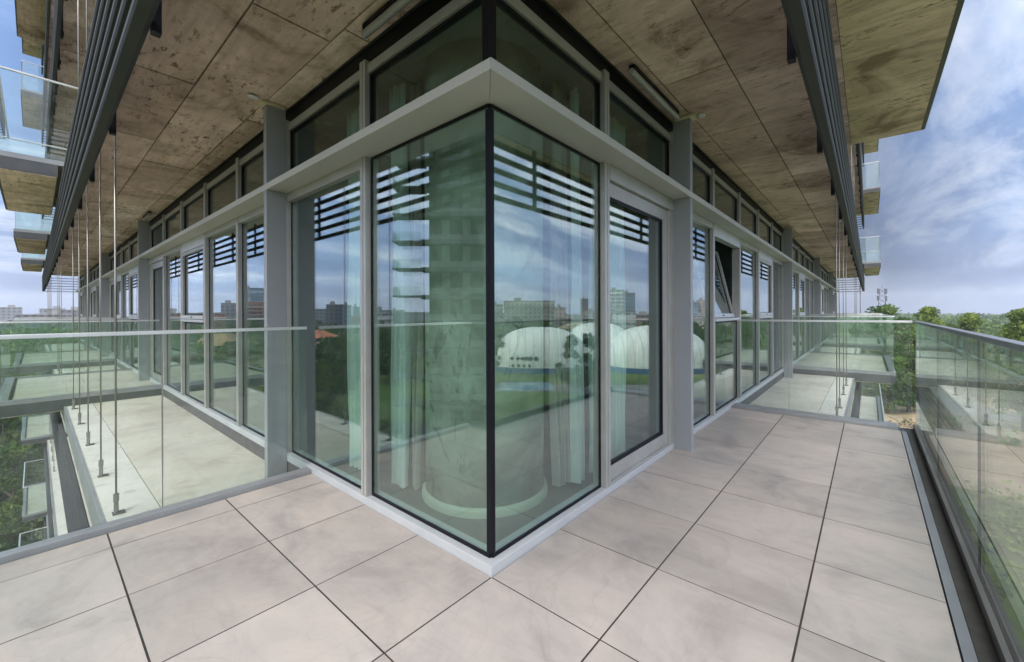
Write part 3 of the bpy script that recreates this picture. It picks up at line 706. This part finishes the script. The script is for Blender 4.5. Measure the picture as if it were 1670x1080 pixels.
for bear, d, s, src, lab in [(-1.5, 116, 1.32, T2, 'green tree with its top near the mast, left of the tall light tree'), (-10.3, 92, .97, T1, 'tall light tree cut by the right edge of the view'),
        (-1.3, 92, .86, T2, 'bushy tree just outside the next right balcony'), (-5.9, 150, 1.0, T2, 'green tree between the tall light tree and the slender one'),
        (-3.6, 128, .78, T1, 'light tree half hidden behind the tall one at right')]:
    copytree(src, at(bear, d), s, lab, R_)
G_ = 'trees reflected in the facade or seen below the left ledge'
for bear, d, s, src, lab in [(91.2, 42, .62, T2, 'tree below the left kerb, nearest to the facade'), (91.8, 55, .72, T3, 'dark tree below the left kerb'), (90.6, 66, .78, T2, 'green tree under the lower left balconies'),
        (92.4, 75, .85, T3, 'dark tree under the farther left balconies'), (94.5, 60, .7, T1, 'light tree just left of the picture, seen in the left facade glass'),
        (104, 95, .85, T2, 'tree beside the tan house reflected in the left facade'), (101, 80, .8, T3, 'dark tree reflected in the left facade before the tan house'), (109.5, 70, .78, T2, 'tree in front of the red roofed house'),
        (111.6, 52, .62, T1, 'light bushy tree on the left lawn reflected beside the fin'), (113.5, 100, .95, T3, 'dark tree right of the red roofed house'), (115.5, 92, .9, T2, 'green tree reflected behind the white curtain'),
        (117.5, 110, .9, T3, 'dark tree reflected left of the corner curtain'), (120.5, 120, .9, T2, 'tree reflected beside the curtain of the corner pane'), (122.3, 105, .95, T3, 'dark tree at the foot of the balconied tower'),
        (-43.5, 95, .85, T2, 'tree left of the first dome'), (-41.5, 120, .95, T3, 'dark tree behind the first dome, leftmost'), (-38.5, 150, .95, T3, 'dark tree behind the middle of the first dome'),
        (-35.6, 155, 1.0, T2, 'green tree between the first dome and the apartments'), (-45.5, 70, .7, T1, 'light tree before the first dome at its far left'), (-32.6, 142, .9, T3, 'dark tree over the right shoulder of the first dome'),
        (-16.2, 168, .95, T2, 'large tree behind the right end of the third dome'), (-14.3, 165, .95, T3, 'dark tree reflected in the pane beside the open window'), (-12.6, 150, .9, T2, 'green tree reflected in the open window'),
        (-27.2, 150, .8, T3, 'dark tree between the second and third dome')]:
    copytree(src, at(bear, d), s, lab, G_)
# the wood beyond: uncountable, one object
def wood():
    V = []; A = []
    N = 5200
    for i in range(N):
        bear = random.uniform(-62, 152); d = 95 + (random.random() ** 1.25) * 1150
        if -50 < bear < -11 and d < 190 and random.random() < .93: continue
        if 96 < bear < 128 and d < 175 and random.random() < .8: continue
        if -12 < bear < 6 and d < 135: continue
        if (84 < bear or bear < -12) and d > 260 and random.random() < .55: continue
        if 0 < bear < 86: continue
        x, y, _ = at(bear, d)
        if x > -8 and y > -8 and x < 40 and y < 40: continue
        h = random.uniform(7.5, 12.5) if d < 420 else random.uniform(9, 14); r = random.uniform(3.6, 6.2)
        k = 130 if d < 200 else (80 if d < 450 else 34); sz = .75 if d < 200 else (1.15 if d < 450 else 2.2)
        q = rng.normal(size=(k, 3)); q /= np.linalg.norm(q, axis=1)[:, None]; q *= (rng.uniform(.45, 1, k) ** .4)[:, None]
        c = q * np.array([r, r, h * .36]) + np.array([x, y, GZ + h * .62])
        V.append(quads(c, sz)); A.append(np.full(k, random.uniform(.05, .8)) + rng.normal(0, .12, k))
    me = quadmesh('wood', np.concatenate(V), np.concatenate(A), LEAF['green']); o = bpy.data.objects.new('wood', me); COL.objects.link(o)
    tag(o, 'green wood stretching away to the horizon round the building', 'wood', kind='stuff')
wood()
def scrub():
    V = []; A = []
    for i in range(420):
        bear = random.uniform(-14, 3) if i % 2 else random.uniform(88, 120); d = random.uniform(38, 135)
        x, y, _ = at(bear, d); k = 60; r = random.uniform(.6, 1.7)
        if i % 2 and ((x - 88) / 34) ** 2 + ((y + 13) / 14) ** 2 < 1 and random.random() < .8: continue
        q = rng.normal(size=(k, 3)); q[:, 2] = np.abs(q[:, 2]); q *= np.array([r, r, r * .7]) * .6
        V.append(quads(q + np.array([x, y, GZ]), .35)); A.append(np.full(k, random.uniform(.2, .95)) + rng.normal(0, .1, k))
    me = quadmesh('scrub', np.concatenate(V), np.concatenate(A), LEAF['light']); o = bpy.data.objects.new('scrub', me); COL.objects.link(o)
    tag(o, 'low bushes and weeds scattered over the open ground', 'bushes', kind='stuff')
scrub()

# ------------------------------------------------------------------ domes, houses, city
def rotz(o, a): o.rotation_euler = (0, 0, a)

def seam_membrane():
    m = bpy.data.materials.new('white_membrane'); t, b = nodes_of(m); c = t.nodes.new('ShaderNodeTexCoord'); wv = t.nodes.new('ShaderNodeTexWave'); wv.bands_direction = 'X'
    wv.inputs['Scale'].default_value = .14; t.links.new(c.outputs['Object'], wv.inputs[0])
    a = ramp(t, wv.outputs[0], [(.0, (.52, .52, .49)), (.05, (.86, .86, .82))]); n = ramp(t, noise(t, .25, 6, .6), [(.3, (.84, .84, .82)), (.7, (1, 1, 1))])
    t.links.new(mixc(t, 1, a, n, 'MULTIPLY'), b.inputs['Base Color']); b.inputs['Roughness'].default_value = .55; return m
MEMB = seam_membrane(); BLUEB = mat('blue_band', (.05, .13, .26), .6, 0, .1)
MARK = mat('dome_mark', (.05, .07, .06), .7)
def dome(loc, rot, L_, W_, Hh, label, marks=False, ex=.75):
    th = empty('air_dome', loc, rot); tag(th, label, 'sports dome', 'white inflated domes on the lawn')
    nu, nv = 64, 24; v = []
    for j in range(nv + 1):
        ph = math.pi / 2 * j / nv
        for i in range(nu):
            t = 2 * math.pi * i / nu; c, s_ = math.cos(t), math.sin(t); k = math.cos(ph) ** .8
            X = math.copysign(abs(c) ** ex, c) * L_ / 2 * k; Y = math.copysign(abs(s_) ** ex, s_) * W_ / 2 * k; z = 1.2 + Hh * math.sin(ph) ** .9
            v.append((X, Y, z + .06 * math.sin(i * math.pi / 2)))
    f = [(j * nu + i, j * nu + (i + 1) % nu, (j + 1) * nu + (i + 1) % nu, (j + 1) * nu + i) for j in range(nv) for i in range(nu)]
    b = MB(); b.poly(v, f); b.build('membrane', MEMB, th, smooth=True)
    b = MB(); b.poly([(p[0] * 1.004, p[1] * 1.004, z) for z in (0, 1.5) for p in v[:nu]], [(i, (i + 1) % nu, nu + (i + 1) % nu, nu + i) for i in range(nu)]); b.build('base_band', BLUEB, th)
    return th, v
_, dv = dome((98.9, -74.0, GZ), R(51), 29.5, 24, 11.2, 'white inflated dome with two rows of small dark marks on its side')
dome((119.6, -46.6, GZ), R(51), 30, 24, 11.6, 'white inflated dome farthest right, cut by the steel fin in the reflection')
dome((127, -70, GZ), R(51), 26, 24, 12, 'white inflated dome standing behind the other two')
# the marks on the dome: two rows of dark round signs
th = empty('dome_sign', (98.9, -74.0, GZ), R(51)); tag(th, 'two rows of small dark round marks on the first white dome', 'sign')
mi = 0
for row, zz in enumerate((4.15, 2.2)):
    xsn = (-8.2, -6.6, -5.2, -4.2, -3.1, -1.6) if row == 0 else (-8.0, -6.4, -4.9, -3.4)
    for xx in xsn:
        sn = ((zz - 1.2) / 11.2) ** (1 / .9); ph = math.asin(sn); k = math.cos(ph) ** .8; c = (abs(xx) / (14.75 * k)) ** (1 / .75); s_ = math.sqrt(max(0, 1 - c * c)); yy = s_ ** .75 * 12 * k
        r_ = random.choice((.62, .5, .4)) if row == 0 else .42
        b = MB(); b.tube((xx, yy - .25, zz), (xx, yy + .18, zz), r_, r_, 14); b.build('mark', MARK, th)
        if row == 0: b = MB(); b.box(xx - .7, xx + .7, yy - .2, yy + .12, zz - .1, zz + .1); b.build('mark_bar', MARK, th)
th = empty('sports_hall', (176, -109, GZ), R(60)); tag(th, 'hall with a curved beige roof behind the first dome', 'hall')
b = MB(); N = 20; pr = [(-13 + 26 * i / N, 7.6 + 3.6 * math.sin(math.pi * i / N)) for i in range(N + 1)]
v = [(x, -16, z) for x, z in pr] + [(x, 16, z) for x, z in pr]; b.poly(v, [(i, N + 1 + i, N + 2 + i, i + 1)[::-1] for i in range(N)] + [tuple(range(N + 1)), tuple(range(N + 1, 2 * N + 2))[::-1]]); b.build('roof', mat('beige_roof', (.46, .36, .24), .7, 0, .08, .4), th)
b = MB(); b.box(-12.8, 12.8, -15.8, 15.8, 0, 7.7); b.build('wall', mat('hall_wall', (.45, .45, .42), .8, 0, .1, .5), th)

def winmat(name, wall, glassc, sx=3.2, sz=3.1, wr=.55, hr=.45):
    """wall with a regular grid of windows, laid out in metres on the wall itself"""
    m = bpy.data.materials.new(name); t, b = nodes_of(m)
    c = t.nodes.new('ShaderNodeTexCoord'); sp = t.nodes.new('ShaderNodeSeparateXYZ'); t.links.new(c.outputs['Object'], sp.inputs[0])
    def mth(op, a, b_=None):
        n = t.nodes.new('ShaderNodeMath'); n.operation = op
        for i, v in enumerate((a, b_)):
            if v is None: continue
            if isinstance(v, (int, float)): n.inputs[i].default_value = v
            else: t.links.new(v, n.inputs[i])
        return n.outputs[0]
    def band(v, s, r): return mth('LESS_THAN', mth('FRACT', mth('DIVIDE', mth('ADD', v, 1000 * s), s)), r)
    geo = t.nodes.new('ShaderNodeNewGeometry'); tf = t.nodes.new('ShaderNodeVectorTransform'); tf.vector_type = 'NORMAL'; tf.convert_from = 'WORLD'; tf.convert_to = 'OBJECT'; t.links.new(geo.outputs['Normal'], tf.inputs[0])
    sn = t.nodes.new('ShaderNodeSeparateXYZ'); t.links.new(tf.outputs[0], sn.inputs[0])
    isx = mth('GREATER_THAN', mth('ABSOLUTE', sn.outputs[0]), .5); up = mth('LESS_THAN', mth('ABSOLUTE', sn.outputs[2]), .5)
    hx = mth('ADD', mth('MULTIPLY', isx, band(sp.outputs[1], sx, wr)), mth('MULTIPLY', mth('SUBTRACT', 1.0, isx), band(sp.outputs[0], sx, wr)))
    k = mth('MULTIPLY', mth('MULTIPLY', hx, band(sp.outputs[2], sz, hr)), up)
    wcol = ramp(t, noise(t, .12, 6, .6), [(.3, tuple(x * .8 for x in wall)), (.7, wall)])
    t.links.new(mixc(t, k, wcol, glassc), b.inputs['Base Color']); b.inputs['Roughness'].default_value = .7
    return m
WB = {'cream': winmat('cream_block', (.50, .48, .42), (.12, .13, .14)), 'brick': winmat('brick_block', (.33, .16, .12), (.10, .11, .13), 4, 3.2, .6, .5),
      'glass': winmat('blue_glass_block', (.34, .40, .46), (.12, .20, .28), 2.4, 3.3, .78, .7), 'grey': winmat('grey_block', (.27, .27, .29), (.08, .09, .11), 3.5, 3.1, .5, .45),
      'white': winmat('white_block', (.62, .62, .60), (.16, .18, .22), 5, 3.0, .8, .42), 'pink': winmat('pink_block', (.52, .42, .38), (.13, .13, .15), 3, 3, .45, .45), 'purple': winmat('plum_block', (.21, .18, .21), (.07, .08, .10), 3.2, 3, .5, .5)}
ROOFM = mat('flat_roof', (.30, .29, .28), .9, 0, .15, .3)
def block(x, y, w, d, top, kind, label, group=None, slabs=False, roof=None, cat='building', rz=None, bays_=0):
    a = math.atan2(y - CAM.y, x - CAM.x) if rz is None else rz
    c = (x + math.cos(a) * d / 2, y + math.sin(a) * d / 2, GZ) if rz is None else (x, y, GZ); h = top - GZ
    th = empty('city_building' if cat == 'building' else 'house', c, a); tag(th, label, cat, group)
    b = MB(); b.box(-d / 2, d / 2, -w / 2, w / 2, -.5, h - .5); b.build('wall', WB[kind], th)
    if roof:
        b = MB(); ov = .9; e = h - .5; rh = w * .19
        v = [(-d / 2 - ov, -w / 2 - ov, e), (d / 2 + ov, -w / 2 - ov, e), (d / 2 + ov, w / 2 + ov, e), (-d / 2 - ov, w / 2 + ov, e), (0, -w * .14, e + rh), (0, w * .14, e + rh)]
        b.poly(v, [(0, 1, 4), (1, 2, 5, 4), (2, 3, 5), (3, 0, 4, 5), (3, 2, 1, 0)]); ro = b.build('roof', roof, th)
        b = MB(); b.box(-1.2, -.6, w * .1, w * .1 + .7, e + rh * .5, e + rh + .7); b.build('chimney', WB['cream'], ro)
    else:
        b = MB(); b.box(-d / 2 - .25, d / 2 + .25, -w / 2 - .25, w / 2 + .25, h - .5, h + .1); b.build('roof', ROOFM, th)
        b = MB(); b.box(-d * .2, d * .1, -w * .3, -w * .3 + min(5, w * .3), h + .1, h + 2.4); b.build('roof_room', ROOFM, th)
    if slabs:
        n = int(h / 3.1)
        for i in range(1, n):
            b = MB(); b.box(-d / 2 - 1.4, -d / 2 - .01, -w / 2 + .6, w / 2 - .6, i * 3.1 - .15, i * 3.1 + .9 if slabs == 2 else i * 3.1 + .05); b.build('balcony', mat('balcony_white', (.62, .60, .56), .7, 0, .08, 1), th)
    return th
RED = mat('red_tiles', (.42, .13, .07), .8, 0, .25, .8); TAN = mat('tan_tiles', (.42, .24, .15), .8, 0, .2, .8)
block(-66, 152, 15, 11, -7.6, 'cream', 'tan two storey house under a red hipped roof, reflected beside the left fin', None, False, RED, 'house')
block(-41, 168, 20, 12, -9.4, 'cream', 'wide pale house with a tan tiled roof among trees, reflected in the left facade', None, False, TAN, 'house')
block(-58, 128, 11, 10, -9.8, 'pink', 'low house with an orange roof in front of the wide pale house', None, False, TAN, 'house')
C_ = 'city blocks on the skyline'
for args in [(-143.5, 473, 25, 18, 27, 'glass', 'tall blue glass office tower reflected in the left facade', C_, 1), (-112.4, 371.4, 21, 16, 10.5, 'brick', 'red brick block in front of the glass tower'+' in the left reflection', C_, 1),
    (-107.4, 407.7, 14, 14, 9.8, 'grey', 'grey block beside the red brick block', C_, 0), (-141.3, 292.2, 11.5, 14, 7.3, 'purple', 'dark plum apartment block reflected left of the curtain', C_, 0),
    (-147, 285.6, 6.2, 12, 6.8, 'glass', 'narrow bluish block right beside the plum block', C_, 0), (-171.7, 318.1, 5.5, 12, 6.0, 'glass', 'slim pale tower right of the narrow bluish block', C_, 0),
    (-167.9, 383.7, 22, 15, 4.9, 'grey', 'long grey block on the skyline above the red roof', C_, 0), (-141.6, 230.7, 13.5, 12, 2.6, 'white', 'low white block with horizontal bands beside the corner curtain', C_, 2),
    (-225, 317.7, 34, 15, 1.5, 'grey', 'long low grey block behind the balconied tower', C_, 0), (233.7, -185.3, 37, 16, 9.4, 'cream', 'long cream apartment block with many balconies above the first dome', C_, 1),
    (273.4, -185.3, 8.5, 12, 5, 'pink', 'small beige domed block right of the long cream apartments', C_, 0), (521.3, -311.4, 11, 12, 20.4, 'purple', 'lone dark tower far on the skyline above the domes', C_, 0),
    (351.7, -201.7, 12, 14, 2.1, 'white', 'low bright white hall on the skyline left of the door', C_, 0), (240.2, -223.7, 10, 14, 7.4, 'cream', 'cream block left of the long apartments', C_, 1),
    (302.6, -151.5, 11.5, 14, 18.7, 'white', 'white high-rise reflected in the door glass', C_, 1), (336.9, -157.7, 12.5, 14, 17.6, 'glass', 'pale glass high-rise right beside the white one', C_, 0),
    (232, -110.8, 14, 12, 1.5, 'white', 'low white building at the foot of the two high-rises', C_, 0), (437.7, -132.8, 7, 12, 10.9, 'glass', 'narrow bluish tower reflected right of the first fin', C_, 0),
    (443.2, -126.5, 11, 12, 12.6, 'pink', 'pinkish block reflected right of the first fin', C_, 0), (-21.3, 663.8, 23, 16, 8.2, 'grey', 'long grey block at the left end of the skyline', C_, 0),
    (9.4, 567.1, 16, 14, 6.0, 'grey', 'grey flat-topped block on the skyline behind the rods', C_, 0), (17.3, 481.5, 15, 14, 4.4, 'purple', 'dark low block on the skyline beside the facade end', C_, 0)]:
    x, y, w_, d_, top, kind, lab, grp, sl = args; block(x, y, w_, d_, top, kind, lab, grp, sl)
# more of the city towards the left and behind
kinds = ['cream', 'grey', 'white', 'pink', 'brick', 'purple']
adj = {'cream': 'cream', 'grey': 'grey', 'white': 'white', 'pink': 'pinkish', 'brick': 'red brick', 'purple': 'plum coloured'}
for i in range(44):
    left = i % 8 != 0
    bear = (85.5 + 1.05 * (i * .618 % 1) * 42) if i % 2 else (-52 + 42 * (i * .618 % 1)); d = random.uniform(260, 780); x, y, _ = at(bear, d)
    top = random.uniform(-4.5, 1.5 + d * .006); k = random.choice(kinds)
    block(x, y, random.uniform(12, 38), random.uniform(10, 18), top, k, f'distant {adj[k]} block among many on the low city skyline', 'low blocks of the distant city', 0)
# the tower behind on the left, reflected in the corner pane
tw = empty('residential_tower', (-31.0, 40.5, GZ), math.atan2(-5.26, -4.54)); tag(tw, 'tall residential tower with stacked glass balconies reflected in the left corner pane', 'building')
# local x: along the face away from the near corner; local y negative = towards the terrace side
TWL = 16; b = MB(); b.box(0, TWL, -18, 0, 0, 62); b.build('wall', winmat('tower_wall', (.34, .35, .31), (.035, .045, .04), 2.6, 3.35, .62, .78), tw)
for i in range(0, 18):
    z = i * H - 0.0 + (15.75 % H) ; zz = z
    b = MB(); b.box(-.6, TWL, -.02, 2.2, zz - .5, zz); o = b.build('floor_edge', mat('tower_slab', (.10, .115, .11), .7), tw)
    b = MB(); b.box(-4.2, -.61, -1.6, 1.5, zz - .2, zz); o = b.build('balcony', MATS['tower_slab'], tw)
    b = MB(); b.box(-4.18, -4.14, -1.6, 1.48, zz, zz + 1.1); b.box(-4.14, -.7, 1.44, 1.48, zz, zz + 1.1); b.build('balcony_glass', G_RAIL, o)
    b = MB()
    for q in range(9): b.box(-2.9 + q * .26, -2.86 + q * .26, .9, .96, zz - 1.0, zz - .24)
    b.build('louver', MATS['tower_slab'], o)
# ------------------------------------------------------------------ lattice mast
th = empty('lattice_mast', (232, -5.6, GZ)); tag(th, 'grey lattice radio mast with antennas above the distant trees at right', 'mast')
b = MB(); HM = 15.75 + 10.5; MM = mat('mast_steel', (.05, .05, .055), .8, 0)
def cor(z):
    k = 1.6 * (1 - z / HM) + .75; return [Vector((sx * k, sy * k, z)) for sx, sy in ((-1, -1), (1, -1), (1, 1), (-1, 1))]
zs = [HM * i / 13 for i in range(14)]
for i in range(13):
    c0, c1 = cor(zs[i]), cor(zs[i + 1])
    for q in range(4): b.tube(c0[q], c1[q], .09, n=5); b.tube(c0[q], c1[(q + 1) % 4], .055, n=4); b.tube(c0[(q + 1) % 4], c1[q], .055, n=4)
b.build('lattice', MM, th)
for x, y, z in [(-1.6, -1.2, HM - 1.2), (-1.4, 1.3, HM - 1.0), (-1.5, -1.2, HM - 4.2), (-1.4, 1.4, HM - 4.0)]:
    b = MB(); b.box(x - .2, x + .2, y - .35, y + .35, z - 1.1, z + 1.1); b.build('antenna', mat('antenna', (.10, .10, .12), .7), th)
b = MB(); b.tube((0, 0, HM), (0, 0, HM + 1.6), .06, n=6); b.build('spike', MM, th)

# ------------------------------------------------------------------ haze
b = MB(); b.box(-2650, 2650, -2650, 2650, GZ - 1, 80); o = b.build('haze', bpy.data.materials.new('haze_air')); tag(o, kind='stuff')
m = o.data.materials[0]; m.use_nodes = True; t = m.node_tree; t.nodes.clear(); mo = t.nodes.new('ShaderNodeOutputMaterial'); pv = t.nodes.new('ShaderNodeVolumePrincipled')
pv.inputs['Color'].default_value = (.86, .92, 1, 1); pv.inputs['Density'].default_value = .00028; t.links.new(pv.outputs[0], mo.inputs['Volume'])
